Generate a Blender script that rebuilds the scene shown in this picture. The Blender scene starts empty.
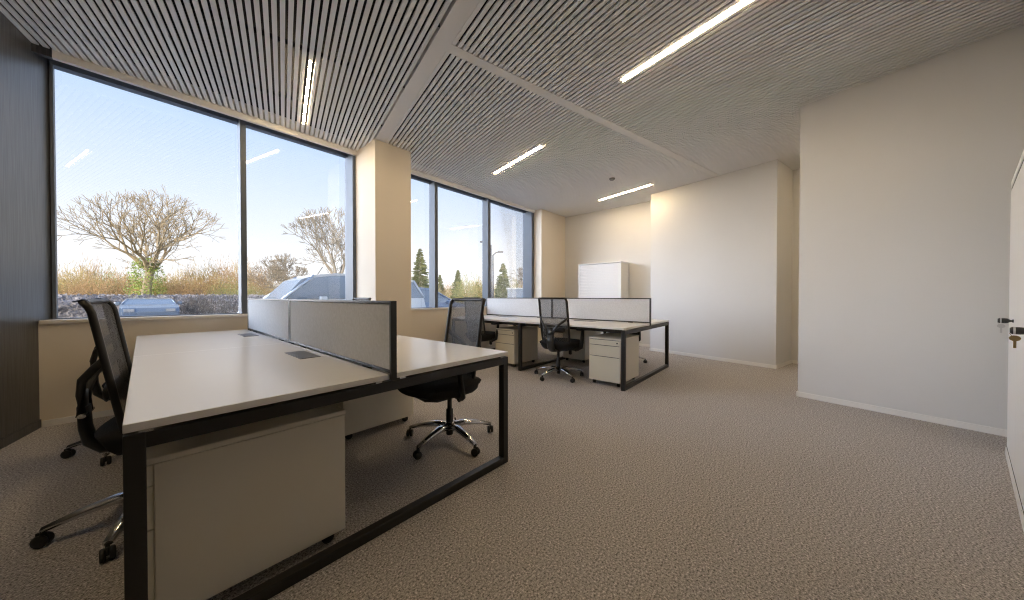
import bpy, bmesh, math, random
from mathutils import Vector, Matrix
SC = bpy.context.scene
COL = SC.collection
PI = math.pi
rng = random.Random(7)

# ------------------------------------------------------------------ helpers
class MB:
    """collects shapes, builds ONE mesh object"""
    def __init__(s):
        s.bm = bmesh.new(); s.smooth = False
    def box(s, x0, x1, y0, y1, z0, z1, bev=0.0, M=None, mi=0, seg=2):
        t = bmesh.new()
        vs = [t.verts.new(p) for p in ((x0,y0,z0),(x1,y0,z0),(x1,y1,z0),(x0,y1,z0),(x0,y0,z1),(x1,y0,z1),(x1,y1,z1),(x0,y1,z1))]
        for f in ((3,2,1,0),(4,5,6,7),(0,1,5,4),(1,2,6,5),(2,3,7,6),(3,0,4,7)): t.faces.new([vs[i] for i in f])
        if bev > 0: bmesh.ops.bevel(t, geom=t.edges[:], offset=bev, segments=seg, profile=0.5, affect='EDGES')
        s.merge(t, M, mi)
        return s
    def prism(s, pts, z0, z1, M=None, mi=0, bev=0.0, top=None):
        """pts: 2-D polygon (ccw) extruded in z; top: other polygon for the upper face"""
        t = bmesh.new(); top = top or pts
        a = [t.verts.new((p[0], p[1], z0)) for p in pts]; b = [t.verts.new((p[0], p[1], z1)) for p in top]
        t.faces.new(a[::-1]); t.faces.new(b); n = len(pts)
        for i in range(n): t.faces.new((a[i], a[(i+1)%n], b[(i+1)%n], b[i]))
        if bev > 0: bmesh.ops.bevel(t, geom=t.edges[:], offset=bev, segments=2, profile=0.5, affect='EDGES')
        s.merge(t, M, mi); return s
    def merge(s, t, M=None, mi=0):
        if M is not None: t.transform(M)
        bmesh.ops.recalc_face_normals(t, faces=t.faces[:])
        mp = {}
        for v in t.verts: mp[v] = s.bm.verts.new(v.co)
        for f in t.faces:
            nf = s.bm.faces.new([mp[v] for v in f.verts]); nf.material_index = mi; nf.smooth = s.smooth
        t.free()
    def tube(s, pts, rad, n=8, mi=0, sx=1.0, up=None, cap=True, M=None):
        """round (or elliptic: sx = width/height) tube along pts"""
        pts = [Vector(p) for p in pts]; rad = rad if isinstance(rad, (list, tuple)) else [rad]*len(pts)
        rings = []
        for i, p in enumerate(pts):
            d = (pts[min(i+1, len(pts)-1)] - pts[max(i-1, 0)]).normalized()
            r = Vector(up) if up else (Vector((0,0,1)) if abs(d.z) < 0.95 else Vector((1,0,0)))
            a = d.cross(r).normalized(); b = a.cross(d).normalized()
            ring = []
            for k in range(n):
                th = 2*PI*(k+0.5)/n
                q = p + a*math.cos(th)*rad[i]*sx + b*math.sin(th)*rad[i]
                if M is not None: q = M @ q
                ring.append(s.bm.verts.new(q))
            rings.append(ring)
        for i in range(len(rings)-1):
            for k in range(n):
                f = s.bm.faces.new((rings[i][k], rings[i][(k+1)%n], rings[i+1][(k+1)%n], rings[i+1][k])); f.smooth = n > 4; f.material_index = mi
        if cap:
            for r in (rings[0][::-1], rings[-1]):
                f = s.bm.faces.new(r); f.material_index = mi
        return s
    def lathe(s, prof, n=20, M=None, mi=0):
        rings = []
        for (r, z) in prof:
            ring = []
            for k in range(n):
                q = Vector((r*math.cos(2*PI*k/n), r*math.sin(2*PI*k/n), z))
                if M is not None: q = M @ q
                ring.append(s.bm.verts.new(q))
            rings.append(ring)
        for i in range(len(rings)-1):
            for k in range(n):
                f = s.bm.faces.new((rings[i][k], rings[i][(k+1)%n], rings[i+1][(k+1)%n], rings[i+1][k])); f.smooth = True; f.material_index = mi
        for r in (rings[0][::-1], rings[-1]):
            f = s.bm.faces.new(r); f.material_index = mi
        return s
    def build(s, name, mats, parent=None, label=None):
        me = bpy.data.meshes.new(name)
        bmesh.ops.recalc_face_normals(s.bm, faces=s.bm.faces[:])
        s.bm.to_mesh(me); s.bm.free()
        for m in (mats if isinstance(mats, (list, tuple)) else [mats]): me.materials.append(m)
        o = bpy.data.objects.new(name, me); COL.objects.link(o)
        if parent: o.parent = parent
        if label: o['label'] = label
        return o

def tag(o, label=None, cat=None, group=None, kind=None):
    for k, v in (('label', label), ('category', cat), ('group', group), ('kind', kind)):
        if v: o[k] = v
    return o
def thing(name, label, cat, loc=(0,0,0), rz=0, group=None):
    o = bpy.data.objects.new(name, None); COL.objects.link(o); o.empty_display_size = 0.1
    o.location = loc; o.rotation_euler = (0,0,rz)
    return tag(o, label, cat, group)
def struct(name, mb, mats, parent=None, label=None):
    o = mb.build(name, mats, parent, label)
    if not parent: o['kind'] = 'structure'
    return o
def copy_tree(o, parent=None):
    c = o.copy(); COL.objects.link(c)
    if parent: c.parent = parent
    for ch in list(o.children): copy_tree(ch, c)
    return c
def T_(x, y, z): return Matrix.Translation((x, y, z))
def RZ(a): return Matrix.Rotation(a, 4, 'Z')

# ------------------------------------------------------------------ materials
def nodes(name):
    m = bpy.data.materials.new(name); m.use_nodes = True
    nt = m.node_tree; b = nt.nodes['Principled BSDF']
    return m, nt, b
def mat(name, col, rough=0.5, metal=0.0, spec=0.5, noise=None, bump=None, coat=0):
    m, nt, b = nodes(name)
    b.inputs['Base Color'].default_value = (*col, 1); b.inputs['Roughness'].default_value = rough
    b.inputs['Metallic'].default_value = metal; b.inputs['Specular IOR Level'].default_value = spec
    if coat: b.inputs['Coat Weight'].default_value = coat
    tc = nt.nodes.new('ShaderNodeTexCoord')
    if noise:
        sc, amt = noise
        n = nt.nodes.new('ShaderNodeTexNoise'); n.inputs['Scale'].default_value = sc; n.inputs['Detail'].default_value = 4
        nt.links.new(tc.outputs['Object'], n.inputs['Vector'])
        r = nt.nodes.new('ShaderNodeValToRGB')
        r.color_ramp.elements[0].position = 0.3; r.color_ramp.elements[1].position = 0.7
        r.color_ramp.elements[0].color = (*[c*(1-amt) for c in col], 1); r.color_ramp.elements[1].color = (*[min(1, c*(1+amt)) for c in col], 1)
        nt.links.new(n.outputs['Fac'], r.inputs['Fac']); nt.links.new(r.outputs['Color'], b.inputs['Base Color'])
    if bump:
        sc, st = bump
        n = nt.nodes.new('ShaderNodeTexNoise'); n.inputs['Scale'].default_value = sc; n.inputs['Detail'].default_value = 3
        nt.links.new(tc.outputs['Object'], n.inputs['Vector'])
        u = nt.nodes.new('ShaderNodeBump'); u.inputs['Strength'].default_value = st; u.inputs['Distance'].default_value = 0.01
        nt.links.new(n.outputs['Fac'], u.inputs['Height']); nt.links.new(u.outputs['Normal'], b.inputs['Normal'])
    return m
def emit(name, col, st):
    m, nt, b = nodes(name)
    b.inputs['Base Color'].default_value = (0.8,0.8,0.8,1)
    b.inputs['Emission Color'].default_value = (*col, 1); b.inputs['Emission Strength'].default_value = st
    return m
def sheer(name, col, alpha, rough=0.7):
    m, nt, b = nodes(name)
    b.inputs['Base Color'].default_value = (*col, 1); b.inputs['Roughness'].default_value = rough
    tr = nt.nodes.new('ShaderNodeBsdfTransparent'); mx = nt.nodes.new('ShaderNodeMixShader')
    # woven mesh: fine regular holes plus threads
    tc = nt.nodes.new('ShaderNodeTexCoord'); n = nt.nodes.new('ShaderNodeTexNoise'); n.inputs['Scale'].default_value = 700
    nt.links.new(tc.outputs['Object'], n.inputs['Vector'])
    mr = nt.nodes.new('ShaderNodeMapRange'); mr.inputs['From Min'].default_value = 0.3; mr.inputs['From Max'].default_value = 0.7
    mr.inputs['To Min'].default_value = alpha-0.08; mr.inputs['To Max'].default_value = alpha+0.08
    nt.links.new(n.outputs['Fac'], mr.inputs['Value']); nt.links.new(mr.outputs['Result'], mx.inputs['Fac'])
    nt.links.new(tr.outputs['BSDF'], mx.inputs[1]); nt.links.new(b.outputs['BSDF'], mx.inputs[2])
    nt.links.new(mx.outputs['Shader'], nt.nodes['Material Output'].inputs['Surface'])
    return m
def glass(name, tint, refl, rough=0.0):
    m = bpy.data.materials.new(name); m.use_nodes = True; nt = m.node_tree; nt.nodes.remove(nt.nodes['Principled BSDF'])
    tr = nt.nodes.new('ShaderNodeBsdfTransparent'); tr.inputs['Color'].default_value = (*tint, 1)
    gl = nt.nodes.new('ShaderNodeBsdfGlossy'); gl.inputs['Roughness'].default_value = rough; gl.inputs['Color'].default_value = (1,1,1,1)
    lw = nt.nodes.new('ShaderNodeLayerWeight'); lw.inputs['Blend'].default_value = 0.25
    mu = nt.nodes.new('ShaderNodeMath'); mu.operation = 'MULTIPLY_ADD'; mu.inputs[1].default_value = 0.5; mu.inputs[2].default_value = refl
    nt.links.new(lw.outputs['Fresnel'], mu.inputs[0])
    mx = nt.nodes.new('ShaderNodeMixShader'); nt.links.new(mu.outputs[0], mx.inputs['Fac'])
    nt.links.new(tr.outputs[0], mx.inputs[1]); nt.links.new(gl.outputs[0], mx.inputs[2])
    nt.links.new(mx.outputs[0], nt.nodes['Material Output'].inputs['Surface'])
    return m

WALL = mat('wall_paint', (0.70,0.70,0.695), 0.85, noise=(1.5, 0.015), bump=(90, 0.05))
WARMLITW = mat('lamp_warmed_wall_paint', (0.82,0.745,0.63), 0.85, noise=(1.5, 0.015), bump=(90, 0.05))  # white wall paint with the warm lamp cast put into its colour
TRIMW = mat('white_trim_paint', (0.82,0.81,0.79), 0.5)
SILLM = mat('sill_board', (0.78,0.74,0.68), 0.4)
SLAT = mat('ceiling_slat_lacquer', (0.905,0.895,0.89), 0.55)
BAND = mat('ceiling_band_paint', (0.86,0.845,0.82), 0.8)
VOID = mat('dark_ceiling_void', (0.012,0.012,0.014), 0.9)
FRAME = mat('anthracite_window_frame', (0.105,0.125,0.155), 0.5, 0.0, .35)
BLACK = mat('black_powder_coat', (0.013,0.012,0.012), 0.42, bump=(400, 0.05))
SCREENF = mat('black_screen_frame', (0.02,0.02,0.022), 0.35)
PLASTIC = mat('black_chair_plastic', (0.014,0.014,0.015), 0.45)
BRACE = mat('dark_grey_chair_plastic', (0.03,0.032,0.035), 0.35)
SEATF = mat('black_seat_fabric', (0.014,0.014,0.016), 0.95, bump=(500, 0.3))
RUBBER = mat('black_caster', (0.012,0.012,0.012), 0.5)
CHROME = mat('polished_aluminium', (0.62,0.62,0.63), 0.16, 1.0)
MESHF = sheer('chair_mesh_fabric', (0.11,0.115,0.125), 0.68)
SCREEN = mat('light_grey_screen_felt', (0.69,0.71,0.74), 0.95, noise=(60, 0.06), bump=(350, 0.25))
DESK = mat('white_laminate_desktop', (0.86,0.855,0.84), 0.25, noise=(3, 0.01))
PED = mat('cream_painted_steel', (0.72,0.68,0.58), 0.5, noise=(2, 0.01))
PEDD = mat('cream_drawer_front', (0.74,0.70,0.57), 0.45)
PORT = mat('grey_cable_port', (0.10,0.105,0.115), 0.35, 0.4)
LOCK = mat('black_lock', (0.02,0.02,0.02), 0.3)
BRASS = mat('brass_key', (0.35,0.26,0.12), 0.35, 0.9)
STEEL = mat('steel_key', (0.55,0.55,0.55), 0.3, 1.0)
CAB = mat('white_cabinet_lacquer', (0.84,0.84,0.84), 0.4)
CABG = mat('cabinet_reveal_shadow_gap', (0.05,0.05,0.05), 0.8)
CREAM = mat('cream_cabinet_side', (0.76,0.72,0.64), 0.5)
LAMP = emit('warm_led_diffuser', (1.0,0.74,0.43), 118)
LAMPH = mat('white_lamp_housing', (0.7,0.7,0.68), 0.4)
GLASS = glass('window_glass', (0.965,0.965,0.97), 0.045)

# dark wood panelling: fine vertical grain
m, nt, b = nodes('dark_wood_panelling'); DARKW = m
tc = nt.nodes.new('ShaderNodeTexCoord'); mp = nt.nodes.new('ShaderNodeMapping'); mp.inputs['Scale'].default_value = (110,110,3)
n = nt.nodes.new('ShaderNodeTexNoise'); n.inputs['Scale'].default_value = 1; n.inputs['Detail'].default_value = 5
r = nt.nodes.new('ShaderNodeValToRGB'); r.color_ramp.elements[0].position = .3; r.color_ramp.elements[1].position = .72
r.color_ramp.elements[0].color = (0.021,0.021,0.022,1); r.color_ramp.elements[1].color = (0.085,0.087,0.09,1)
nt.links.new(tc.outputs['Object'], mp.inputs['Vector']); nt.links.new(mp.outputs['Vector'], n.inputs['Vector'])
nt.links.new(n.outputs['Fac'], r.inputs['Fac']); nt.links.new(r.outputs['Color'], b.inputs['Base Color'])
b.inputs['Roughness'].default_value = 0.36; b.inputs['Specular IOR Level'].default_value = 0.8
bu = nt.nodes.new('ShaderNodeBump'); bu.inputs['Strength'].default_value = .12; bu.inputs['Distance'].default_value = .002
nt.links.new(n.outputs['Fac'], bu.inputs['Height']); nt.links.new(bu.outputs['Normal'], b.inputs['Normal'])

# looped carpet: brown grey speckle
m, nt, b = nodes('speckled_loop_carpet'); CARPET = m
tc = nt.nodes.new('ShaderNodeTexCoord')
n1 = nt.nodes.new('ShaderNodeTexNoise'); n1.inputs['Scale'].default_value = 112; n1.inputs['Detail'].default_value = 3; n1.inputs['Roughness'].default_value = .8
r = nt.nodes.new('ShaderNodeValToRGB'); cr = r.color_ramp
cr.elements[0].position = .33; cr.elements[0].color = (0.06,0.055,0.05,1)
cr.elements[1].position = .70; cr.elements[1].color = (1.0,0.96,0.94,1)
e = cr.elements.new(.46); e.color = (0.372,0.350,0.336,1)
e = cr.elements.new(.56); e.color = (0.53,0.502,0.485,1)
nt.links.new(tc.outputs['Object'], n1.inputs['Vector']); nt.links.new(n1.outputs['Fac'], r.inputs['Fac'])
nt.links.new(r.outputs['Color'], b.inputs['Base Color']); b.inputs['Roughness'].default_value = .95; b.inputs['Specular IOR Level'].default_value = .15
bu = nt.nodes.new('ShaderNodeBump'); bu.inputs['Strength'].default_value = .6; bu.inputs['Distance'].default_value = .006
nt.links.new(n1.outputs['Fac'], bu.inputs['Height']); nt.links.new(bu.outputs['Normal'], b.inputs['Normal'])

# ------------------------------------------------------------------ axes
# world: facade runs along +x at y = 4.79; ceiling grid and side walls are turned by 13.5 degrees
A = math.radians(76.5)
TV = Vector((math.sin(A), -math.cos(A), 0)); SV = Vector((math.cos(A), math.sin(A), 0))
def ts(t, s, z=0.0): return TV*t + SV*s + Vector((0,0,z))
MTS = Matrix(((TV.x, SV.x, 0, 0), (TV.y, SV.y, 0, 0), (0,0,1,0), (0,0,0,1)))   # (t, s, z) -> world (x, y, z)
CEIL = 3.20
def s_at_y(t, y): return (y + 0.23345*t)/0.97237
def s_at_x(t, x): return (x - 0.97237*t)/0.23345

# ------------------------------------------------------------------ camera
TH = math.radians(41.2); P = math.radians(0.6); H = 1.107
cam = bpy.data.cameras.new('camera'); co = bpy.data.objects.new('camera', cam); COL.objects.link(co)
co.location = (0,0,H); co.rotation_euler = (PI/2 - P, 0, TH - PI/2)
cam.sensor_width = 36; cam.lens = 36*323/1024; cam.clip_start = 0.02; cam.clip_end = 500
SC.camera = co
FV = Vector((math.cos(TH), math.sin(TH), 0)); RV = Vector((math.sin(TH), -math.cos(TH), 0))
def at(px, depth):            # ground position that photo column px shows at a given distance
    p = FV*depth + RV*((px-512)/323*depth); return p.x, p.y
def zat(py, depth): return H + (296.6-py)*depth/323

# ------------------------------------------------------------------ the room
struct('floor', MB().prism([(-4.5,-7),(10,-7),(10,4.95),(-4.5,4.95)], -0.2, 0.0), CARPET)
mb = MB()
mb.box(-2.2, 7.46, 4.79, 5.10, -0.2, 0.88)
struct('wall_window_side', mb, WARMLITW)
struct('wall_left', MB().box(-1.9, -1.685, -3.6, 4.76, -0.1, 3.5, M=MTS), DARKW)
struct('baseboard_left', MB().box(-1.685, -1.677, -3.5, 4.53, 0, 0.07, M=MTS, bev=.002), DARKW)
struct('wall_right', MB().box(4.66, 4.90, -3.6, 1.085, -0.1, 3.5, M=MTS), WALL)
struct('baseboard_right', MB().box(4.648, 4.66, -3.5, 1.085, 0, 0.055, M=MTS, bev=.002).box(4.648, 4.90, 1.085, 1.097, 0, 0.055, M=MTS, bev=.002), TRIMW)
# solid block of the middle wall with its left and right returns
pm = [ts(6.155,1.695), ts(7.9,1.695), ts(7.9,3.77), ts(6.155,3.77)]
struct('wall_middle', MB().prism([(p.x,p.y) for p in pm], -0.1, 3.5), WALL)
struct('baseboard_middle', MB().box(6.143,6.155,1.683,3.782,0,0.055,M=MTS,bev=.002).box(6.155,6.92,1.683,1.695,0,0.055,M=MTS,bev=.002), TRIMW)
struct('wall_recess', MB().box(6.90,7.1,-3.6,1.70,-0.1,3.5,M=MTS), WALL)
struct('baseboard_recess', MB().box(6.888,6.90,-3.5,1.683,0,0.055,M=MTS,bev=.002), TRIMW)
struct('wall_far', MB().box(7.34,7.55,1.6,5.2,-0.1,3.5), WALL)
struct('baseboard_far', MB().box(7.328,7.34,1.9,4.56,0,0.055,bev=.002), TRIMW)
struct('wall_rear', MB().box(-1.9,7.1,-3.8,-3.6,-0.1,3.5,M=MTS), WALL)
struct('wall_pillar', MB().box(2.04,2.573,4.20,5.06,0,3.5,bev=.004), WARMLITW)
struct('wall_corner_pillar', MB().box(6.28,7.36,4.56,5.06,0,3.5,bev=.004), WARMLITW)
mb = MB().box(-0.57,2.04,4.778,4.79,0,0.055,bev=.002).box(2.573,6.28,4.778,4.79,0,0.055,bev=.002)
mb.box(2.028,2.585,4.188,4.20,0,0.055,bev=.002).box(2.028,2.04,4.2,4.778,0,0.055,bev=.002).box(2.573,2.585,4.2,4.778,0,0.055,bev=.002)
mb.box(6.268,7.34,4.548,4.56,0,0.055,bev=.002)
struct('baseboard_window_side', mb, TRIMW)
# bulkhead above the windows and the wall over them
struct('trim_2', MB().box(-0.62,-0.492,4.752,4.80,3.135,3.45), DARKW)
struct('trim_1', MB().box(-0.492,2.04,4.75,4.79,3.135,3.45).box(2.573,6.28,4.75,4.79,3.135,3.45), BAND)
struct('wall_above_windows', MB().box(-2.2,7.46,4.79,5.10,3.30,3.5), WALL)
# the building outside this room: storeys above and neighbours either side (they shade the car park)
mb = MB().box(-22,-0.75,4.90,5.3,-0.4,7.0).box(7.46,30,4.90,5.3,-0.4,7.0).box(-0.75,7.46,4.9,5.3,3.5,7.0).box(-22,30,-8,4.9,3.52,3.75)
struct('wall_outside', mb, mat('grey_render', (0.4,0.4,0.4), .9, noise=(3,.05)))

# windows
def window(name, x0, x1, mull, jl, jr):
    mb = MB()
    mb.box(x0, x1, 4.965, 5.05, 3.165, 3.30)          # head
    mb.box(x0, x1, 4.955, 5.05, 0.90, 0.912)        # bottom rail
    mb.box(x0, x1, 4.80, 4.955, 3.27, 3.30)          # blind pocket
    mb.box(x0, x0+jl, 4.97, 5.06, 0.90, 3.30)
    mb.box(x1-jr, x1, 4.79, 5.06, 0.90, 3.30)
    root = struct(name, mb, FRAME)
    for (a, b_) in mull: MB().box(a, b_, 4.87, 5.05, 0.90, 3.29, bev=.003).build('mullion', FRAME, root)
    xs = [x0+jl*0.5] + [v for ab in mull for v in ((ab[0]+ab[1])/2,)*2] + [x1-jr*0.5]
    for i in range(0, len(xs), 2):
        MB().box(xs[i], xs[i+1], 5.028, 5.034, 0.92, 3.2).build('pane', GLASS, root)
    MB().box(x0 if x0 > 0 else -.578, x1, 4.765, 4.96, 0.875, 0.905, bev=.003).build('sill', SILLM, root)
    return root
window('window_1', -0.532, 2.04, [(0.758,0.813)], 0.02, 0.045)
window('window_2', 2.573, 6.28, [(3.46,3.527), (4.80,4.875)], 0.05, 0.09)

# slatted ceiling --------------------------------------------------
LIGHTS = [(0.20,3.40,4.66),(2.93,3.45,4.67),(5.61,3.45,4.66),(2.67,0.70,1.945),(-1.08,1.0,2.25),(5.75,-0.75,0.5)]  # last entry: unseen lamp added to brighten the recess
mb = MB(); PITCH = 0.0507; W = 0.0162
def snap(t):      # lamps take the place of a slat
    a = (-1.685 if t < 1.0 else 1.147) + W + .004
    return a + round((t-a)/PITCH)*PITCH
LIGHTS = [(snap(t), a, b_) for t, a, b_ in LIGHTS]
def slat(t, s0, s1):
    if s1 - s0 < 0.05: return
    y1 = 4.756; e0 = min(s1, s_at_y(t-W, y1)); e1 = min(s1, s_at_y(t+W, y1))
    t2 = bmesh.new()
    v = [t2.verts.new(p) for p in ((t-W,s0,CEIL),(t+W,s0,CEIL),(t+W,e1,CEIL),(t-W,e0,CEIL),(t-W,s0,CEIL+.012),(t+W,s0,CEIL+.012),(t+W,e1,CEIL+.012),(t-W,e0,CEIL+.012))]
    for f in ((3,2,1,0),(4,5,6,7),(0,1,5,4),(1,2,6,5),(2,3,7,6),(3,0,4,7)): t2.faces.new([v[i] for i in f])
    mb.merge(t2, MTS)
def slats(ta, tb, sa, sb):
    t = ta + W + .004
    while t < tb - W:
        top = min(sb, s_at_y(t, 4.80))
        lim = [(sa, top)]
        for (lt, l0, l1) in LIGHTS:
            if abs(lt - t) < PITCH*0.5:
                nl = []
                for (a, b_) in lim:
                    if l1 <= a or l0 >= b_: nl.append((a, b_)); continue
                    nl += [(a, l0-.01), (l1+.01, b_)]
                lim = nl
        for (a, b_) in lim: slat(t, a, b_)
        t += PITCH
slats(-1.685, 1.010, -3.6, 9)
slats(1.147, 7.0, 2.59, 9)
slats(1.147, 7.0, -3.6, 2.49)
# bearers the slats hang from, then the dark void over them
for sb in [x*0.9-3.0 for x in range(9)]:
    mb.box(-1.68, 7.0, sb, sb+.008, CEIL+.012, CEIL+.05, M=MTS, mi=2)
mb.box(1.010, 1.147, -3.6, 4.9, CEIL-.004, CEIL+.05, M=MTS, mi=1)
mb.box(1.147, 7.0, 2.49, 2.59, CEIL-.004, CEIL+.05, M=MTS, mi=1)
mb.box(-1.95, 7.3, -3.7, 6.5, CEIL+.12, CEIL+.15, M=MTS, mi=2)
ceil = struct('ceiling', mb, [SLAT, BAND, VOID])
# trim ends stay inside the room: cut everything past the window wall
bm = bmesh.new(); bm.from_mesh(ceil.data)
bmesh.ops.bisect_plane(bm, geom=bm.verts[:]+bm.edges[:]+bm.faces[:], plane_co=(0,4.795,0), plane_no=(0,1,0), clear_outer=True)
bm.to_mesh(ceil.data); bm.free()

def ceiling_light(t, s0, s1, label):
    c = ts(t, (s0+s1)/2, CEIL); L = (s1-s0)/2
    root = thing('ceiling_light', label, 'ceiling light', c, A - PI/2, 'linear ceiling lights between the slats')
    MB().box(-.013,.013,-L,L,.0125,.06,bev=.002).build('housing', VOID, root)
    MB().box(-.0105,.0105,-L+.006,L-.006,-.005,.0125,bev=.003).build('diffuser', LAMP, root)
labs = ['warm linear ceiling light over the near desk, nearest the big left window','warm linear ceiling light in front of the second window, short of the far desk',
 'warm linear ceiling light farthest from the camera, beside the back corner','warm linear ceiling light cut off by the top edge of the photo',
 'warm linear ceiling light above the dark wall, out of view except in the window reflection','added warm linear ceiling light, unseen, brightening the recess behind the right wall']
for (t, a, b_), l in zip(LIGHTS, labs):
    ceiling_light(t, a, b_, l)
# small sprinkler / sensor
q = ts(4.99, 3.56, CEIL); q = Vector((5.72, 2.47, CEIL))
sm = MB().lathe([(.05,.0),(.05,-.012),(.035,-.03),(.015,-.034)], 16).build('smoke_detector', mat('grey_detector', (.25,.25,.26), .4))
sm.location = Vector((5.49,2.45,CEIL))
tag(sm, 'small round grey smoke detector on the slatted ceiling, left of the farthest light', 'smoke detector')

# ------------------------------------------------------------------ bench desks
def bench(x0, y0, name, label, Wd=1.645):
    """two rows of two desktops on black frames, 1.645 wide (x), 3.2 long (y)"""
    root = thing('bench_desk', label, 'desk', (x0, y0, 0), 0, 'white bench desks on black frames')
    L = 3.2; g = 0.02
    for (a, b_) in ((0, Wd/2-g), (Wd/2+g, Wd)):
        for k in range(2):
            MB().box(a, b_, k*1.6+.001, k*1.6+1.599, .715, .74, bev=.002).build('desktop', DESK, root)
            cx = a+0.70 if a == 0 else a+0.10
            d = MB().box(cx-.055, cx+.055, k*1.6+.74, k*1.6+1.06, .739, .743, bev=.0015)
            d.box(cx-.040, cx-.036, k*1.6+.75, k*1.6+1.05, .743, .7445)
            d.build('cable_port', PORT, root)
    s = .045
    for k, yy in enumerate((0.0, 1.6-s/2, L-s)):
        if k == 1: yy = 1.6 - s/2
        for xx in (0.0, Wd-s):
            if k == 1: xx = 0.0 if xx == 0 else Wd-s
            MB().box(xx, xx+s, yy, yy+s, .0, .707, bev=.003).build('leg', BLACK, root)
        MB().box(s*.9, Wd-s*.9, yy+.001, yy+s-.001, .66, .706, bev=.003).build('top_beam', BLACK, root)
        MB().box(s*.9, Wd-s*.9, yy+.001, yy+s-.001, .0, .045, bev=.003).build('floor_beam', BLACK, root)
    for xx in (.12, Wd/2-.12-.04, Wd/2+.12, Wd-.16):
        MB().box(xx, xx+.04, s, L-s, .665, .705, bev=.002).build('long_rail', BLACK, root)
    mb = MB()
    for k in range(3):
        for xx in (.03, Wd/2-.08, Wd/2+.04, Wd-.07):
            yy = (0.005, 1.59, L-.035)[k]; MB().box(xx, xx+.03, yy, yy+.03, .704, .716).build('spacer', CHROME, root)
    mb.bm.free()
    tr = MB()
    tr.box(Wd/2-.10, Wd/2+.10, .25, L-.25, .60, .603).box(Wd/2-.10, Wd/2-.097, .25, L-.25, .60, .66).box(Wd/2+.097, Wd/2+.10, .25, L-.25, .60, .66)
    tr.build('cable_tray', LAMPH, root)
    return root
NX, NY = -0.042, 1.437
FX, FY = 3.69, 1.485
bench(NX, NY, 'near', 'large white bench desk on a black frame nearest the camera, below the big window')
bench(FX, FY, 'far', 'white bench desk on a black frame farther back, in front of the white roller cabinet', 1.75)
def screen(x, y0, y1, label):
    root = thing('desk_screen', label, 'desk screen', (x, y0, .74), 0, 'grey felt screens down the middle of the desks')
    L = y1-y0
    MB().box(-.011,.011,.014,L-.014,.016,.332,bev=.004).build('felt_panel', SCREEN, root)
    f = MB().box(-.015,.015,0,.017,-.03,.347,bev=.002).box(-.015,.015,L-.017,L,-.03,.347,bev=.002)
    f.box(-.0148,.0148,.016,L-.016,.333,.3465,bev=.002).box(-.0148,.0148,.016,L-.016,.004,.019,bev=.002)
    f.build('frame', SCREENF, root)
    for q in (.25, L-.31): MB().box(-.012,.012,q,q+.06,-.04,.006).build('clamp', SCREENF, root)
cx = NX + 1.645/2
screen(cx, NY-.012, NY+1.595, 'grey felt desk screen nearest the camera, on the near desk')
screen(cx, NY+1.605, NY+3.15, 'grey felt desk screen on the near desk at its window end')
cx = FX + 0.875
screen(cx, FY-.01, FY+1.595, 'grey felt desk screen at the room end of the far desk')
screen(cx, FY+1.605, FY+3.18, 'grey felt desk screen at the window end of the far desk')

# ------------------------------------------------------------------ pedestals (drawers face -x)
def pedestal():
    root = thing('drawer_pedestal', '', 'drawer pedestal')
    D, Wd = .60, .42; y = Wd/2
    MB().box(.018, D, -y, y, .052, .572, bev=.003).build('body', PED, root)
    MB().box(-.002, D+.002, -y-.003, y+.003, .574, .594, bev=.004).build('top', PED, root)
    for (a, b_) in ((.505,.57),(.365,.501),(.056,.361)):
        dr = MB().box(0, .018, -y+.004, y-.004, a, b_, bev=.003).build('drawer', PEDD, root)
        MB().box(-.001, .012, -y+.02, y-.02, b_-.001, b_+.0035).build('finger_groove', CABG, dr)
    MB().lathe([(.009,0),(.009,.004),(.006,.006)], 14, M=T_(0,-y+.045,.54)@Matrix.Rotation(-PI/2,4,'Y')).build('lock', LOCK, root)
    for (xx, yy) in ((.06,-y+.05),(.06,y-.05),(D-.06,-y+.05),(D-.06,y-.05)):
        w = MB(); 
        w.lathe([(.010,-.016),(.024,-.014),(.024,.014),(.010,.016)], 16, M=T_(xx,yy,.024)@Matrix.Rotation(PI/2,4,'X'))
        w.box(xx-.016,xx+.016,yy-.014,yy+.014,.036,.053,bev=.002)
        w.build('caster', RUBBER, root)
    return root
ped0 = pedestal()
peds = [(0.0, NY+.305, 0, 'cream drawer pedestal nearest the camera, under the left front corner of the near desk'),
        (1.585, NY+1.325, PI, 'cream drawer pedestal under the middle of the near desk, behind the black chair'),
        (3.765, FY+.29, 0, 'cream drawer pedestal under the front corner of the far desk'),
        (3.79, FY+1.99, 0, 'cream drawer pedestal under the far desk behind its middle leg, towards the window'),
        (5.40, FY+1.33, PI, 'drawer pedestal on the far side of the far desk, behind the mesh chair')]
for i, (x, y, rz, l) in enumerate(peds):
    o = ped0 if i == 0 else copy_tree(ped0)
    o.location = (x, y, 0); o.rotation_euler.z = rz
    tag(o, l, 'drawer pedestal', 'cream drawer pedestals under the desks')

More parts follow.
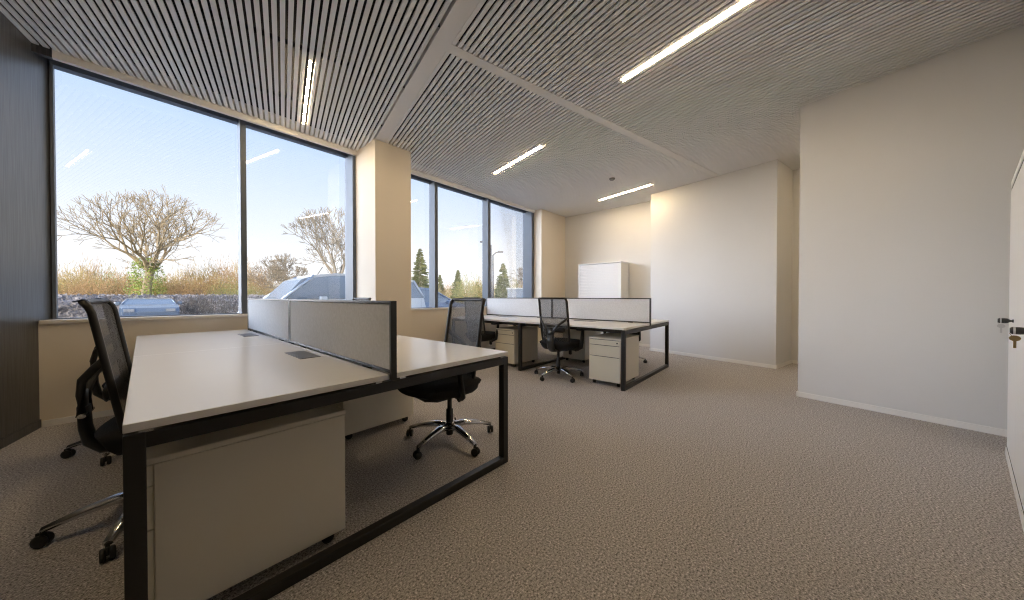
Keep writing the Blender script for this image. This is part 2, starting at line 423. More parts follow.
# ------------------------------------------------------------------ office chair, facing +x
def chair():
    root = thing('office_chair', '', 'office chair')
    # five-star base
    bs = MB(); R = .335
    for k in range(5):
        a = 2*PI*k/5
        d = Vector((math.cos(a), math.sin(a), 0))
        pts = [d*.025+Vector((0,0,.115)), d*.12+Vector((0,0,.122)), d*.22+Vector((0,0,.105)), d*R+Vector((0,0,.072))]
        bs.tube(pts, [.027,.023,.018,.012], 10, sx=1.5)
    bs.lathe([(.03,.085),(.04,.09),(.042,.13),(.03,.145)], 20)
    base = bs.build('star_base', CHROME, root)
    for k in range(5):
        a = 2*PI*k/5; d = Vector((math.cos(a), math.sin(a), 0)); p = d*R
        w = MB(); ta = a + 0.9*(k+1)
        M = T_(p.x, p.y, .027) @ RZ(ta)
        for sgn in (-1, 1):
            w.lathe([(.008,-.009),(.024,-.009),(.027,-.004),(.027,.004),(.022,.009),(.008,.010)], 18, M=M@T_(0,sgn*.0135,0)@Matrix.Rotation(PI/2,4,'X'))
        w.box(-.020,.016,-.005,.005,.0,.034,bev=.003,M=M)
        w.tube([(p.x,p.y,.03),(p.x,p.y,.075)], .007, 8)
        w.build('caster', RUBBER, base)
    MB().lathe([(.024,.045),(.027,.05),(.027,.24),(.018,.245),(.018,.37),(.03,.375)], 18).build('gas_column', PLASTIC, root)
    # mechanism with levers
    mc = MB().box(-.10,.14,-.085,.085,.365,.415,bev=.012)
    mc.tube([(.06,.07,.385),(.07,.20,.38),(.075,.235,.375)], [.007,.007,.014], 8)
    mc.tube([(.06,-.07,.385),(.07,-.20,.38),(.075,-.235,.375)], [.007,.007,.014], 8)
    mc.box(.12,.16,-.13,-.09,.30,.40,bev=.012)
    mc.build('tilt_mechanism', PLASTIC, root)
    # seat cushion: rounded plan, dished, waterfall front
    st = MB(); st.smooth = True
    NU, NV = 22, 18; top = []; bot = []
    t = bmesh.new()
    def plan(u, v):
        # u, v in [-1, 1] -> rounded square
        x = u*math.sqrt(1-.32*v*v); y = v*math.sqrt(1-.32*u*u)
        return .095+.265*x/.96, .262*y/.96
    gt, gb = {}, {}
    for i in range(NU+1):
        for j in range(NV+1):
            u = -1+2*i/NU; v = -1+2*j/NV
            x, y = plan(u, v); e = max(abs(u), abs(v)); ed = max(0, (e-.72)/.28)
            z = .497 + .012*(v*v) - .030*ed*ed - (.035*max(0, u-.45)**2/.3) + .010*max(0, -u-.3)
            gt[i,j] = t.verts.new((x, y, z))
            gb[i,j] = t.verts.new((x*.97+.003, y*.96, .388 + .070*ed*ed + .035*max(0,u)**2))
    for i in range(NU):
        for j in range(NV):
            t.faces.new((gt[i,j], gt[i+1,j], gt[i+1,j+1], gt[i,j+1])); t.faces.new((gb[i,j], gb[i,j+1], gb[i+1,j+1], gb[i+1,j]))
    ring = [(i,0) for i in range(NU)] + [(NU,j) for j in range(NV)] + [(NU-i,NV) for i in range(NU)] + [(0,NV-j) for j in range(NV)]
    for k in range(len(ring)):
        a_, b2 = ring[k], ring[(k+1) % len(ring)]
        t.faces.new((gt[a_], gb[a_], gb[b2], gt[b2]))
    st.merge(t)
    st.build('seat', SEATF, root)
    MB().prism([(-.10,-.17),(.22,-.19),(.28,-.12),(.28,.12),(.22,.19),(-.10,.17)], .382, .400, bev=.006).build('seat_pan', PLASTIC, root)
    # backrest: profile curve x(z), half width w(z)
    def bx(z):
        z0, z1 = .45, 1.085
        u = (z-z0)/(z1-z0)
        return -.062 - .100*u - .018*max(0,(u-.93)/.07)**2
    def hw(z):
        u = (z-.45)/.635
        return .212 - .012*max(0,.25-u)/.25 - .012*max(0,(u-.95)/.05)
    zs = [.45+.635*i/26 for i in range(27)]
    fr = MB()
    for sg in (-1, 1):
        fr.tube([(bx(z), sg*hw(z), z) for z in zs], [.0135]*27, 8, sx=1.25)
    def cross(z, r, bow=.02): return [(bx(z)-bow*(1-(v/6-1)**2), (v/6-1)*hw(z), z) for v in range(13)], r
    p, r = cross(1.083, .013); fr.tube(p, r, 8, sx=1.2)
    p, r = cross(.452, .014); fr.tube(p, r, 8, sx=1.2)
    # rolled lip on top of the frame
    lip = MB(); lip.smooth = True
    t = bmesh.new(); g = {}
    for i in range(5):
        for j in range(15):
            v = j/7-1; th = i/4
            g[i,j] = t.verts.new((bx(1.083) - .02*(1-v*v) - .045*th, v*(hw(1.083)-.01)*(1-.25*th), 1.094 - .012*th*th))
    for i in range(4):
        for j in range(14): t.faces.new((g[i,j], g[i+1,j], g[i+1,j+1], g[i,j+1]))
    ex = bmesh.ops.solidify(t, geom=t.faces[:], thickness=.006)
    lip.merge(t); 
    frame = fr.build('back_frame', PLASTIC, root)
    lip.build('top_lip', PLASTIC, frame)
    mm = MB(); mm.smooth = True; t = bmesh.new(); g = {}
    for i, z in enumerate(zs):
        for j in range(13):
            v = j/6-1; g[i,j] = t.verts.new((bx(z) - .02*(1-v*v), v*hw(z)*.97, z))
    for i in range(26):
        for j in range(12): t.faces.new((g[i,j], g[i+1,j], g[i+1,j+1], g[i,j+1]))
    mm.merge(t); mm.build('back_mesh', MESHF, root)
    # lumbar pad behind the mesh
    lp = MB(); lp.smooth = True
    pts = [(bx(.665)-.045+.018*abs(v)**2, v*.17, .665) for v in [x/6-1 for x in range(13)]]
    lp.tube(pts, [.018]+[.036]*11+[.018], 10, sx=.32)
    lp.build('lumbar_pad', PLASTIC, root)
    # V brace and spine
    yk = MB()
    for sg in (-1, 1):
        yk.tube([(bx(.83), sg*hw(.83), .83), (bx(.80)-.035, sg*.185, .795), (-.200, sg*.115, .735), (-.217, sg*.055, .66), (-.215, sg*.045, .56)], [.016,.018,.019,.019,.019], 8, sx=.75)
    yk.tube([(-.217,0,.67),(-.215,0,.56)], .012, 8, sx=3.6, up=(1,0,0))
    yk.tube([(-.217,0,.60),(-.213,0,.50),(-.200,0,.43),(-.16,0,.385),(-.10,0,.38),(-.02,0,.39)], [.020,.021,.022,.021,.02,.018], 10, sx=2.6, up=(0.6,0,1))
    yk.build('back_brace', BRACE, root)
    MB().tube([(-.211,-.075,.565),(-.211,.075,.565)], .010, 8, sx=1.4).build('height_slide', CHROME, root)
    # armrests
    for sg in (-1, 1):
        ar = MB()
        ar.tube([(.06, sg*.18, .395),(.07, sg*.26, .398),(.09, sg*.295, .42),(.11, sg*.30, .52),(.135, sg*.30, .655)], [.014,.015,.017,.017,.015], 8, sx=1.6, up=(1,0,0.2))
        arm = ar.build('armrest_post', PLASTIC, root)
        MB().box(.01,.25,sg*.30-.042,sg*.30+.042,.655,.682,bev=.011,seg=3).build('arm_pad', PLASTIC, arm)
    return root
ch0 = chair()
for ch in ch0.children:
    pass
chairs = [  # x, y, heading, base turn, label
 (0.03, 2.47, math.radians(-6), 'black mesh office chair at the left edge of the photo, pushed to the near desk'),
 (-0.017, 3.70, math.radians(2), 'black office chair by the window, mostly hidden behind the leftmost chair'),
 (1.553, 2.00, math.radians(176), 'black mesh office chair tucked under the right side of the near desk, chrome base visible'),
 (1.56, 3.92, math.radians(181), 'black office chair behind the near grey screen, only the top of its back showing'),
 (3.77, 2.45, math.radians(3), 'black mesh office chair at the far desk with its back to the camera'),
 (3.70, 3.95, math.radians(-3), 'black office chair at the window end of the far desk, seen through another chair mesh'),
 (5.36, 2.17, math.radians(178), 'black office chair beyond the far desk, only armrest and casters showing beside the pedestal'),
]
base_turn = [math.radians(30), math.radians(27), math.radians(48), 0, math.radians(30), .5, math.radians(-67)]
for i, (x, y, a, l) in enumerate(chairs):
    o = ch0 if i == 0 else copy_tree(ch0)
    o.location = (x, y, 0); o.rotation_euler.z = a
    tag(o, l, 'office chair', 'black mesh office chairs around the desks')
    if i == 6: o.scale = (1,1,.982)   # this one is lowered a little
    for c in o.children:
        if c.name.startswith('star_base'): c.rotation_euler.z = base_turn[i] - a

# ------------------------------------------------------------------ white roller cabinet in the back corner
cb = thing('storage_cabinet', 'white roller-shutter cabinet standing against the back wall behind the far desk', 'cabinet', (6.89, 2.86, 0))
MB().box(0.0,.42,-.0,.018,.03,1.86,bev=.002).box(0.0,.42,1.042,1.06,.03,1.86,bev=.002).box(.40,.42,.018,1.042,.03,1.86).box(0,.42,.018,1.042,.03,.05).build('carcass', CREAM, cb)
MB().box(-.006,.43,-.004,1.064,1.86,1.885,bev=.003).build('top', CAB, cb)
MB().box(.02,.40,.03,1.03,0,.03).build('plinth', CAB, cb)
fm = MB()
for i in range(50): fm.box(.004,.014,.03,1.03,.052+i*.036,.052+i*.036+.0345,bev=.002,seg=1)
fm.build('roller_shutter', CAB, cb)
MB().box(-.004,.004,.0,.03,.03,1.86,bev=.002).box(-.004,.004,1.03,1.06,.03,1.86,bev=.002).build('front_edge', CAB, cb)

# ------------------------------------------------------------------ tall cabinets at the right edge (fronts face +s)
def wardrobe(t1, w, label, keymat, kx=-.42):
    """origin at the floor corner nearest the right wall; runs toward smaller t"""
    c = ts(t1, -.165)
    root = thing('tall_cabinet', label, 'cabinet', c, A - PI/2, 'white tall cabinets at the right edge')
    d = .45; h = 1.90
    MB().box(-w,0,-d,-.019,.06,h-.045,bev=.002).build('carcass', CAB, root)
    MB().box(-w,0,-d,0,h-.04,h,bev=.003).build('top', CAB, root)
    MB().box(-w+.002,-.002,-d,.006,0,.055,bev=.002).build('plinth', TRIMW, root)
    split = -.66
    for (a, b_, up) in ((split+.0015, -.0015, -.022), (-w+.0015, split-.0015, -.022)):
        MB().box(a, b_, -.018, 0, .062, h-.045+up, bev=.0015).build('door', CAB, root)
    MB().box(-w+.01,-.01,-.0185,-.004,h-.07,h-.0405).build('shadow_gap', CABG, root)
    MB().box(-w+.01,-.01,-.0185,.001,.055,.0625).build('shadow_gap', CABG, root)
    # rotary lock handle with key hanging from it
    kz = .955
    M = T_(kx, 0, kz) @ Matrix.Rotation(-PI/2, 4, 'X')
    hd = MB().lathe([(.010,0),(.010,.004),(.006,.007),(.007,.012),(.0155,.022),(.0165,.030),(.0165,.050),(.012,.056)], 16, M=M).build('lock_handle', LOCK, root)
    MB().lathe([(.0150,.0415),(.0172,.042),(.0172,.0475),(.0150,.048)], 16, M=M).build('handle_ring', STEEL, hd)
    k = MB().prism([(.043+.0155*math.cos(q*PI/5), kz-.034+.013*math.sin(q*PI/5)) for q in range(10)], kx-.0012, kx+.0012, M=Matrix(((0,0,1,0),(1,0,0,0),(0,1,0,0),(0,0,0,1))))
    k.box(-.001+kx,.001+kx,.039,.047,kz-.078,kz-.046,bev=.0005)
    k.tube([(kx,.052,kz-.004),(kx,.056,kz-.014),(kx,.050,kz-.024)], .0012, 6)
    k.build('key', keymat, root)
wardrobe(4.13, 1.17, 'tall white cabinet nearer the right wall with a small black key lock', STEEL)
wardrobe(2.955, 1.17, 'tall white cabinet cut by the right edge of the photo, brass key in its lock', BRASS, -.29)

# ------------------------------------------------------------------ outside
GZ = -0.15
OUT_G = mat('wintry_grass_and_gravel', (0.22,0.19,0.12), .95, noise=(1.2,.4))
ASPH = mat('light_bounce_paving', (0.50,0.49,0.48), .9, noise=(20,.12))  # car park surface made pale to bounce daylight up to the ceiling
struct('ground_outside', MB().box(-150,190,31,320,GZ-.3,GZ), OUT_G)
struct('car_park', MB().box(-60,80,5.1,31,GZ-.3,GZ+.001), ASPH)
BARK = mat('pale_winter_bark', (0.40,0.32,0.21), .9, noise=(2,.2))
BARK2 = mat('grey_winter_bark', (0.36,0.31,0.24), .9, noise=(2,.2))
IVY = mat('sunlit_ivy', (0.30,0.40,0.08), .6, noise=(1.5,.45))
TWIG1 = mat('tan_winter_twigs', (0.55,0.38,0.21), .9, noise=(.5,.35))
TWIG2 = mat('ochre_winter_twigs', (0.55,0.43,0.20), .9, noise=(.5,.35))
TWIG3 = mat('olive_scrub_leaves', (0.36,0.37,0.15), .9, noise=(.5,.35))
NEED = mat('dark_conifer_needles', (0.17,0.19,0.085), .9, noise=(1,.4))
def rot_dir(d, ang, az):
    a = d.orthogonal().normalized(); a.rotate(Matrix.Rotation(az, 3, d)); q = d.copy(); q.rotate(Matrix.Rotation(ang, 3, a)); return q
def grow(mb, p, d, L, r, lev, R, rmin, spread=.62, lift=.05):
    n = 3 if lev > 1 else 2
    pts = [p]; q = p.copy(); dd = d.copy()
    for k in range(n):
        dd = (dd + Vector((R.uniform(-.2,.2), R.uniform(-.2,.2), R.uniform(-.12,.16)+lift))).normalized()
        q = q + dd*(L/n); pts.append(q.copy())
    mb.tube(pts, [max(rmin, r*(1-.45*i/n)) for i in range(n+1)], 6 if lev > 4 else 3, cap=False)
    if lev == 0: return
    k = R.choice((2,3,3)) if lev > 1 else 3
    az0 = R.uniform(0, 6.28)
    for i in range(k):
        grow(mb, q, rot_dir(dd, R.uniform(.25, spread), az0 + i*2*PI/k + R.uniform(-.4,.4)), L*R.uniform(.66,.84), max(rmin, r*.58), lev-1, R, rmin, spread, lift)
    if lev > 1:
        grow(mb, pts[1], rot_dir(dd, R.uniform(.5,.95), R.uniform(0,6.28)), L*.62, max(rmin, r*.4), lev-2, R, rmin, spread, lift)
def bare_tree(px, D, h, label, seed, m, lev=6, spread=.62, trunk=.22, ivy=False, rmin=.02, wide=1.0, nb=5, r0=.035):
    R = random.Random(seed); x, y = at(px, D)
    root = thing('bare_tree', label, 'tree', (x, y, GZ), 0, 'leafless trees outside')
    tk = MB(); tk.tube([(0,0,-.1),(0,0,h*trunk*.5),(.02*h,0,h*trunk)], [h*r0*1.3, h*r0, h*r0*.9], 9); tk.build('trunk', m, root)
    br = MB(); q = Vector((.02*h,0,h*trunk))
    for i in range(nb):
        a = i*2*PI/nb + R.uniform(-.3,.3); tilt = R.uniform(.55,1.0)*wide if i else .1
        d = Vector((math.cos(a)*math.sin(tilt), math.sin(a)*math.sin(tilt), math.cos(tilt)))
        grow(br, q, d, h*R.uniform(.17,.215), h*r0*.5, lev-1, R, rmin, spread, .03)
    br.build('branches', m, root)
    br_o = root.children[-1]
    if ivy:
        br_o.scale = (.79,.79,1)
        iv = MB()
        for k in range(2600):
            a = R.uniform(0,6.28); z = R.uniform(0, h*.38); rr = h*r0*(1.0+1.9*(1-z/(h*.38)))*R.uniform(.6,1.5)
            if z > h*.2: rr *= 1.2
            c = Vector((rr*math.cos(a), rr*math.sin(a), z)); s_ = R.uniform(.09,.2)
            vs = [iv.bm.verts.new(c + Vector((R.uniform(-1,1), R.uniform(-1,1), R.uniform(-1,1)))*s_) for _ in range(3)]
            iv.bm.faces.new(vs)
        iv.build('ivy', IVY, root, 'yellow-green ivy on the trunk')
    return root
bare_tree(147, 45, 17.5, 'big spreading leafless oak with ivy on its trunk, outside the left window', 11, BARK, 6, .60, .27, True, .024, .86, 6)
bare_tree(336, 34, 11.5, 'leafless tree behind the silver car, cut by the pillar', 5, BARK2, 6, .55, .25, False, .022, .9, 5, .028)
bare_tree(284, 50, 8.5, 'small bushy leafless tree left of the silver car roof', 8, BARK2, 6, .6, .2, False, .028, .9, 5, .02)
bare_tree(268, 52, 7.0, 'thin young leafless tree right of the window mullion, smallest of the bare trees', 21, BARK2, 5, .5, .3, False, .026, .8, 4, .016)
bare_tree(533, 60, 9.5, 'faint leafless tree at the right end of the second window', 31, BARK2, 6, .6, .2, False, .03, .9, 5, .02)

def scrub_mesh(seed, m, n=1500):
    R = random.Random(seed); mb = MB()
    for k in range(n):
        a = R.uniform(0, 6.28); el = math.asin(R.uniform(.05, 1)); rr = R.uniform(.35, 1)**.6
        d = Vector((math.cos(a)*math.cos(el), math.sin(a)*math.cos(el), math.sin(el)))
        lump = 1 + .22*math.sin(3*a+seed)*math.cos(el*2) + .12*math.sin(7*a)
        c = Vector((d.x*rr*lump, d.y*rr*lump, d.z*rr*lump*.95+.02))
        dd = (d*.6 + Vector((R.uniform(-1,1), R.uniform(-1,1), R.uniform(-.2,1)))*.7).normalized()
        L = R.uniform(.05,.13); w = R.uniform(.006,.012)
        mb.tube([c, c+dd*L], [w, w*.3], 3, cap=False)
    o = mb.build('scrub_bush', m); return o
dark0 = scrub_mesh(21, mat('dark_twigs', (.13,.12,.11), .9), 900); dark0.name = 'twiggy_shrub'
protos = [scrub_mesh(3, TWIG1), scrub_mesh(9, TWIG2), scrub_mesh(14, TWIG3)]
kinds = ['tan','ochre','olive']
spots = []
R = random.Random(77)
for i, px in enumerate(range(30, 262, 11)):
    D = (50,61,72,83)[i%4] + R.uniform(-2,2); top = 262 + 6*math.sin(px*.05) + R.uniform(-4, 5) - (5 if px > 190 else 0)
    spots.append((px + R.uniform(-4,4), D, zat(top, D)-GZ, R.choice((0,0,1,1,2))))
for i, px in enumerate(range(25, 262, 17)):
    D = R.uniform(47, 52); top = 275 + R.uniform(-5, 5)
    spots.append((px, D, zat(top, D)-GZ, R.choice((0,1,1,2))))
for i, px in enumerate(range(262, 350, 14)):
    D = R.uniform(50, 60); top = 280 + R.uniform(-5, 5) - (8 if px < 275 else 0)
    spots.append((px, D, zat(top, D)-GZ, R.choice((0,1))))
for i, px in enumerate(range(405, 560, 9)):
    D = R.uniform(46, 60); top = 277 + 5*math.sin(px*.09) + R.uniform(-4, 4)
    spots.append((px, D, zat(top, D)-GZ, R.choice((1,1,0,2))))
used = set()
tones = {0:'tan', 1:'ochre', 2:'olive'}
for i, (px, D, h, k) in enumerate(spots):
    if k in used: o = protos[k].copy(); COL.objects.link(o)
    else: o = protos[k]; used.add(k)
    x, y = at(px, D); o.location = (x, y, GZ); w = h*R.uniform(.7,.95)*(.7 if h > 6 else .9); w = min(w, 3.0); o.scale = (w, w, h*.84); o.rotation_euler.z = R.uniform(0, 6.28)
    where = ('beyond the car park, seen through the left window' if px < 362 else 'beyond the car park, seen through the second window')
    tag(o, tones[k]+' winter scrub bush '+where, 'bush', tones[k]+' scrub bushes '+('left window' if px < 362 else 'second window'))

def conifer(px, D, h, w, label, seed, sparse=1.0):
    R = random.Random(seed); x, y = at(px, D)
    root = thing('conifer', label, 'tree', (x, y, GZ), 0, 'conifers outside the second window')
    MB().tube([(0,0,0),(0,0,h*.97)], [h*.02,.02], 7).build('trunk', BARK2, root)
    f = MB(); n = int(48*sparse)
    for i in range(n):
        z = h*(.10 + .88*i/n); rr = w*(1-(z/h))**.8*R.uniform(.75,1.1)+.06
        for k in range(7):
            a = R.uniform(0, 6.28); d = Vector((math.cos(a), math.sin(a), R.uniform(-.35,.1)))
            f.tube([(0,0,z), d*rr*.6+Vector((0,0,z)), d*rr+Vector((0,0,z+.05*rr))], [.03, .09, .02], 3, cap=False)
            for q in range(5):
                c = d*rr*R.uniform(.3,1)+Vector((0,0,z)); e = Vector((R.uniform(-1,1), R.uniform(-1,1), R.uniform(-.6,.2)))*rr*.28
                f.tube([c, c+e], [.06,.015], 3, cap=False)
    f.build('needles', NEED, root)
conifer(420, 40, zat(247,40)-GZ, 2.0, 'tallest dark conifer, beside the pillar in the second window', 2)
conifer(458, 50, zat(269,50)-GZ, 1.5, 'small pointed conifer between the two mullions', 3)
conifer(503, 36, zat(262,36)-GZ, 1.4, 'slender conifer behind the street lamp', 4, .8)
conifer(440, 55, zat(274,55)-GZ, 1.3, 'low conifer just right of the first mullion, lowest of the conifers', 6)
conifer(477, 52, zat(281,52)-GZ, 1.2, 'small dark conifer left of the second mullion of the second window', 12)

POLEM = mat('grey_lamp_post', (.12,.12,.13), .5, .3)
def street_lamp(px, D, ytop, side, label):
    x, y = at(px, D); h = zat(ytop, D)-GZ
    root = thing('street_lamp', label, 'street lamp', (x, y, GZ), 0, 'street lamps beyond the car park')
    MB().tube([(0,0,0),(0,0,h*.5),(0,0,h-.25)], [.09,.07,.05], 8).build('pole', POLEM, root)
    v = RV*side
    MB().tube([(0,0,h-.28),tuple(v*.25+Vector((0,0,h-.06))),tuple(v*.5+Vector((0,0,h)))], [.04,.04,.035], 6).build('arm', POLEM, root)
    a = math.atan2(v.y, v.x)
    MB().box(.4,.85,-.10,.10,h-.05,h+.06,bev=.03,M=RZ(a)).build('lamp_head', POLEM, root)
street_lamp(491, 25, 242, -1, 'street lamp whose head pokes out left of the mullion')
street_lamp(493, 27, 252, 1, 'street lamp on a thin pole right of the mullion in the second window')

# pale low house far left, grey kiosk far right
HW = mat('pale_house_wall', (.85,.80,.72), .8); HR = mat('house_roof', (.55,.45,.38), .8); DG = mat('dark_pane', (.05,.06,.08), .2)
x, y = at(66, 60); hs = thing('house', 'small pale low house among the scrub at the far left of the view', 'house', (x, y, GZ), TH-PI/2)
MB().box(-2.2,1.8,0,3,0,2.55).build('wall', HW, hs)
MB().prism([(-.3,2.5),(3.3,2.5),(1.5,3.15)], -2.4, 2.0, M=Matrix(((0,0,1,0),(1,0,0,0),(0,1,0,0),(0,0,0,1)))).build('roof', HR, hs)
w = MB().box(-1.3,-.7,-.03,.02,1.5,2.1).build('window', DG, hs)
x, y = at(515, 30); ks = thing('shed', 'small flat-roofed grey-blue shed at the right end of the second window', 'shed', (x, y, GZ), TH-PI/2)
MB().box(-.7,1.1,0,1.6,0,1.95).build('wall', mat('blue_grey_cladding', (.25,.3,.38), .6, noise=(4,.1)), ks)
MB().box(-.8,1.2,-.1,1.7,1.95,2.08).build('roof', mat('shed_roof', (.6,.62,.65), .6), ks)

# hedge and paling fence at the far side of the car park
HEDGE = mat('frosty_hedge_leaves', (0.36,0.345,0.36), .9, noise=(3,.55))
hb = MB(); R = random.Random(4); hx0, hy = at(20, 15)
hx1 = at(206, 15)[0]; hy = 15.0*.0 + at(120, 15)[1]
hb.box(-6.2, 6.9, 27.2, 28.6, GZ, .95, bev=.15)
for k in range(12000):
    c = Vector((R.uniform(-6.3,7.0), R.uniform(26.95,28.7), R.choice((R.uniform(GZ,1.12), R.uniform(.85,1.2)))))
    if c.y > 27.25 and c.z < .86: c.y = 27.1
    s_ = R.uniform(.05,.12)
    hb.bm.faces.new([hb.bm.verts.new(c + Vector((R.uniform(-1,1), R.uniform(-1,1), R.uniform(-1,1)))*s_) for _ in range(3)])
tag(hb.build('hedge', HEDGE), 'clipped grey-green hedge in shade across the car park, below the oak', 'hedge')
for i, (px, D, hh, wd) in enumerate(((188,16.6,1.55,.6),(203,17,1.62,.55),(217,16.4,1.5,.5),(231,17,1.6,.6),(196,15.6,1.35,.45))):
    o = dark0 if i == 0 else dark0.copy()
    if i: COL.objects.link(o)
    x, y = at(px, D); o.location = (x, y, GZ); o.scale = (wd, wd, hh); o.rotation_euler.z = i*1.3
    tag(o, 'dark twiggy shrub in the shade right of the clipped hedge', 'shrub', 'dark shaded shrubs right of the hedge')

# cars ---------------------------------------------------------------
CARG = mat('car_window_glass', (.30,.36,.43), .12, 0.4, .8)
TYRE = mat('tyre_rubber', (.02,.02,.02), .8); RIM = mat('alloy_rim', (.5,.5,.52), .3, .9)
LIGHTG = mat('headlamp_glass', (.30,.32,.35), .1)
def car(prof, belt, Wc, Ht, paint, label, loc, rz, L):
    """prof: list of (x, z) of the glasshouse (bottom front .. roof .. bottom rear); front at x = 0"""
    root = thing('parked_car', label, 'car', loc, rz, 'cars parked outside')
    MXZ = Matrix(((1,0,0,0),(0,0,1,0),(0,1,0,0),(0,0,0,1)))  # polygon (x,z) extruded along y
    nose = [(.0,.28),(.03,.62),(.12,.78)] + belt + [(L-.10,.86),(L,.62),(L-.02,.28)]
    b = MB(); b.smooth = False
    ins = [(x+(.04 if x < L/2 else -.04), z) for x, z in nose]
    b.prism(nose, .06, Wc-.06, M=MXZ, bev=.02)
    b.prism(ins, 0, .07, M=MXZ).prism(ins, Wc-.07, Wc, M=MXZ)
    body = b.build('body', paint, root)
    # glasshouse tapering inward
    g = MB(); t = bmesh.new(); n = len(prof)
    lo = [t.verts.new((x, .06 + .17*(z-prof[0][1])/(Ht-prof[0][1]), z)) for x, z in prof]
    hi = [t.verts.new((x, Wc-.06 - .17*(z-prof[0][1])/(Ht-prof[0][1]), z)) for x, z in prof]
    t.faces.new(lo); t.faces.new(hi[::-1])
    for i in range(n): t.faces.new((lo[i], lo[(i+1)%n], hi[(i+1)%n], hi[i]))
    g.merge(t); g.build('windows', CARG, root)
    # roof skin and pillars
    r = MB(); top = [p for p in prof if p[1] > Ht-.14]
    yA = lambda z: .06 + .17*(z-prof[0][1])/(Ht-prof[0][1])
    for a_, b2 in zip(top[:-1], top[1:]):
        t = bmesh.new()
        vs = [t.verts.new(v) for v in ((a_[0],yA(a_[1])-.01,a_[1]+.012),(b2[0],yA(b2[1])-.01,b2[1]+.012),(b2[0],Wc-yA(b2[1])+.01,b2[1]+.012),(a_[0],Wc-yA(a_[1])+.01,a_[1]+.012),
              (a_[0],yA(a_[1])-.02,a_[1]-.05),(b2[0],yA(b2[1])-.02,b2[1]-.05),(b2[0],Wc-yA(b2[1])+.02,b2[1]-.05),(a_[0],Wc-yA(a_[1])+.02,a_[1]-.05))]
        for f in ((0,1,2,3),(7,6,5,4),(0,4,5,1),(1,5,6,2),(2,6,7,3),(3,7,4,0)): t.faces.new([vs[i] for i in f])
        r.merge(t)
    for side in (0, 1):
        yy = lambda z: (yA(z)-.012) if side == 0 else (Wc-yA(z)+.012)
        for (p0, p1) in ((prof[0], top[0]), (prof[-1], top[-1])):
            r.tube([(p0[0], yy(p0[1]), p0[1]), (p1[0], yy(p1[1]), p1[1])], .03, 6)
        xm = (top[0][0]+top[-1][0])/2
        for xm in (top[0][0]+.35*(top[-1][0]-top[0][0]), top[0][0]+.85*(top[-1][0]-top[0][0])):
            r.tube([(xm, yy(prof[0][1]), prof[0][1]), (xm, yy(Ht-.04), Ht-.04)], .028, 6)
    r.build('roof', paint, root)
    for wx in (.78, L-.82):
        for wy in (.09, Wc-.09):
            M = T_(wx, wy, .31)@Matrix.Rotation(PI/2,4,'X')
            wh = MB().lathe([(.20,-.10),(.30,-.10),(.31,-.06),(.31,.06),(.30,.10),(.20,.10)], 22, M=M).build('wheel', TYRE, root)
            MB().lathe([(.05,-.105),(.20,-.102),(.20,.102),(.05,.105)], 14, M=M).build('rim', RIM, wh)
    for wy in (.12, Wc-.42): MB().box(-.01,.10,wy,wy+.30,.60,.74,bev=.02).build('headlight', LIGHTG, root)
    for yy, sg in ((-.16,1),(Wc,-1)):
        MB().box(1.42,1.58,yy,yy+.16,belt[0][1]+.02,belt[0][1]+.17,bev=.03).build('wing_mirror', paint, root)
    MB().tube([(top[0][0]+.3,Wc/2,Ht),(top[0][0]+.42,Wc/2,Ht+.20)], .008, 5).build('antenna', TYRE, root)
    return root
SILV = mat('silver_car_paint', (.68,.73,.78), .3, .5, coat=.6)
BLUE = mat('blue_grey_car_paint', (.26,.33,.46), .3, .4, coat=.6)
LBLU = mat('dull_blue_car_paint', (.20,.25,.32), .3, .4, coat=.6)
Hc = zat(271.5, 7.5)-GZ
car([(.72,1.20),(1.12,1.66),(1.4,Hc-.07),(1.9,Hc),(3.4,Hc-.01),(4.1,Hc-.10),(4.38,1.22)], [(.35,1.10),(.72,1.18),(4.38,1.22)], 1.8, Hc, SILV,
    'large silver people carrier parked closest, seen above the near desk screen', (1.33, 8.55, GZ), 0, 4.55)
Hc2 = 1.60
car([(1.05,1.02),(1.75,1.42),(2.15,1.56),(2.8,Hc2),(3.4,1.55),(4.05,1.08)], [(.6,.95),(1.05,1.02),(4.05,1.08)], 1.78, Hc2, BLUE,
    'blue-grey hatchback seen through the second window beside the pillar', (9.2, 11.8, GZ), PI, 4.3)
car([(1.05,.92),(1.75,1.14),(2.15,1.17),(2.8,1.19),(3.3,1.17),(3.95,.96)], [(.6,.86),(1.05,.92),(3.95,.96)], 1.72, 1.19, LBLU,
    'low dull blue car in front of the hedge, below the oak', (at(178,13.6)[0]+.1, 20.6, GZ), math.radians(90), 4.2)

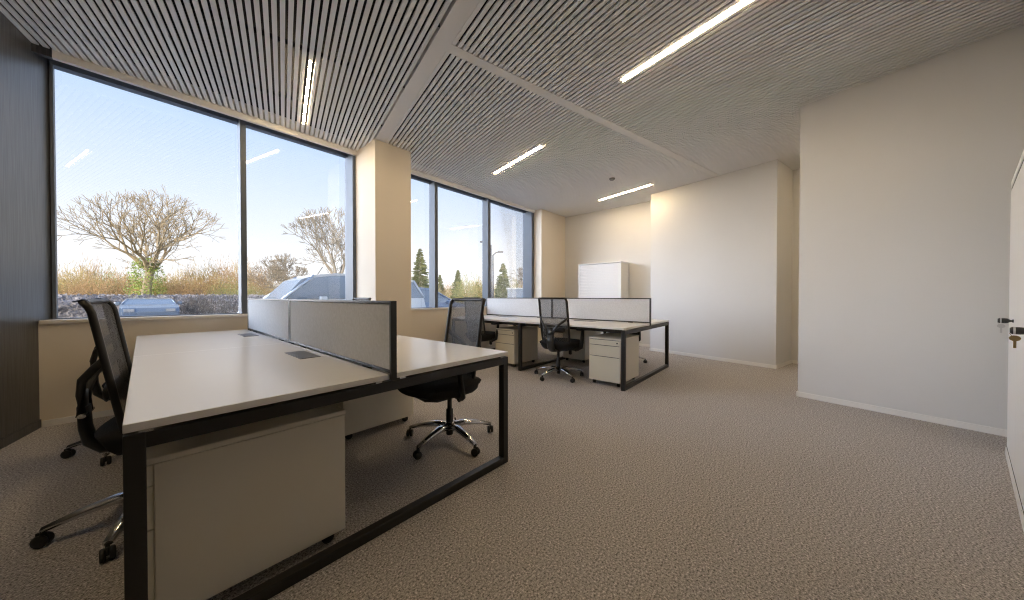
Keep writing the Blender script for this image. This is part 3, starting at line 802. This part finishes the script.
# ------------------------------------------------------------------ light: sky and low winter sun behind the building
w = bpy.data.worlds.new('winter_sky'); SC.world = w; w.use_nodes = True; nt = w.node_tree
bg = nt.nodes['Background']; tc = nt.nodes.new('ShaderNodeTexCoord'); sp = nt.nodes.new('ShaderNodeSeparateXYZ')
nt.links.new(tc.outputs['Generated'], sp.inputs['Vector'])
rp = nt.nodes.new('ShaderNodeValToRGB'); c = rp.color_ramp
c.elements[0].position = 0.0; c.elements[0].color = (1.0,.985,.96,1)
c.elements[1].position = 1.0; c.elements[1].color = (.22,.40,.80,1)
for p_, col in ((.10,(.93,.955,1.0,1)),(.22,(.74,.83,.98,1)),(.40,(.50,.66,.93,1))):
    e = c.elements.new(p_); e.color = col
nt.links.new(sp.outputs['Z'], rp.inputs['Fac'])
# brighter sky patch left of the view, added to light the right-hand walls
vd = nt.nodes.new('ShaderNodeVectorMath'); vd.operation = 'DOT_PRODUCT'
vd.inputs[1].default_value = (math.cos(math.radians(137)), math.sin(math.radians(137)), 0)
nt.links.new(tc.outputs['Generated'], vd.inputs[0])
mr = nt.nodes.new('ShaderNodeMapRange'); mr.interpolation_type = 'SMOOTHSTEP'
mr.inputs['From Min'].default_value = .78; mr.inputs['From Max'].default_value = .93; mr.inputs['To Min'].default_value = 1.08; mr.inputs['To Max'].default_value = 16.0
nt.links.new(vd.outputs['Value'], mr.inputs['Value']); nt.links.new(mr.outputs['Result'], bg.inputs['Strength'])
nt.links.new(rp.outputs['Color'], bg.inputs['Color'])
sl = bpy.data.lights.new('sun', 'SUN'); sl.energy = 3.6; sl.angle = math.radians(.6); sl.color = (1,.84,.6)
so = bpy.data.objects.new('sun', sl); COL.objects.link(so)
sh, se = math.radians(222), math.radians(16)
dv = Vector((math.cos(sh)*math.cos(se), math.sin(sh)*math.cos(se), math.sin(se)))
so.rotation_euler = dv.to_track_quat('Z', 'Y').to_euler(); so.location = (0,0,12)

# ------------------------------------------------------------------ colour management
SC.view_settings.view_transform = 'Standard'; SC.view_settings.look = 'None'
SC.view_settings.exposure = 0.32; SC.view_settings.gamma = 1.0; SC.view_settings.use_curve_mapping = False
SC.cycles.max_bounces = 10; SC.cycles.diffuse_bounces = 6; SC.cycles.transparent_max_bounces = 16
SC.cycles.sample_clamp_indirect = 6; SC.cycles.filter_width = 1.15
SC.cycles.denoising_prefilter = 'NONE'
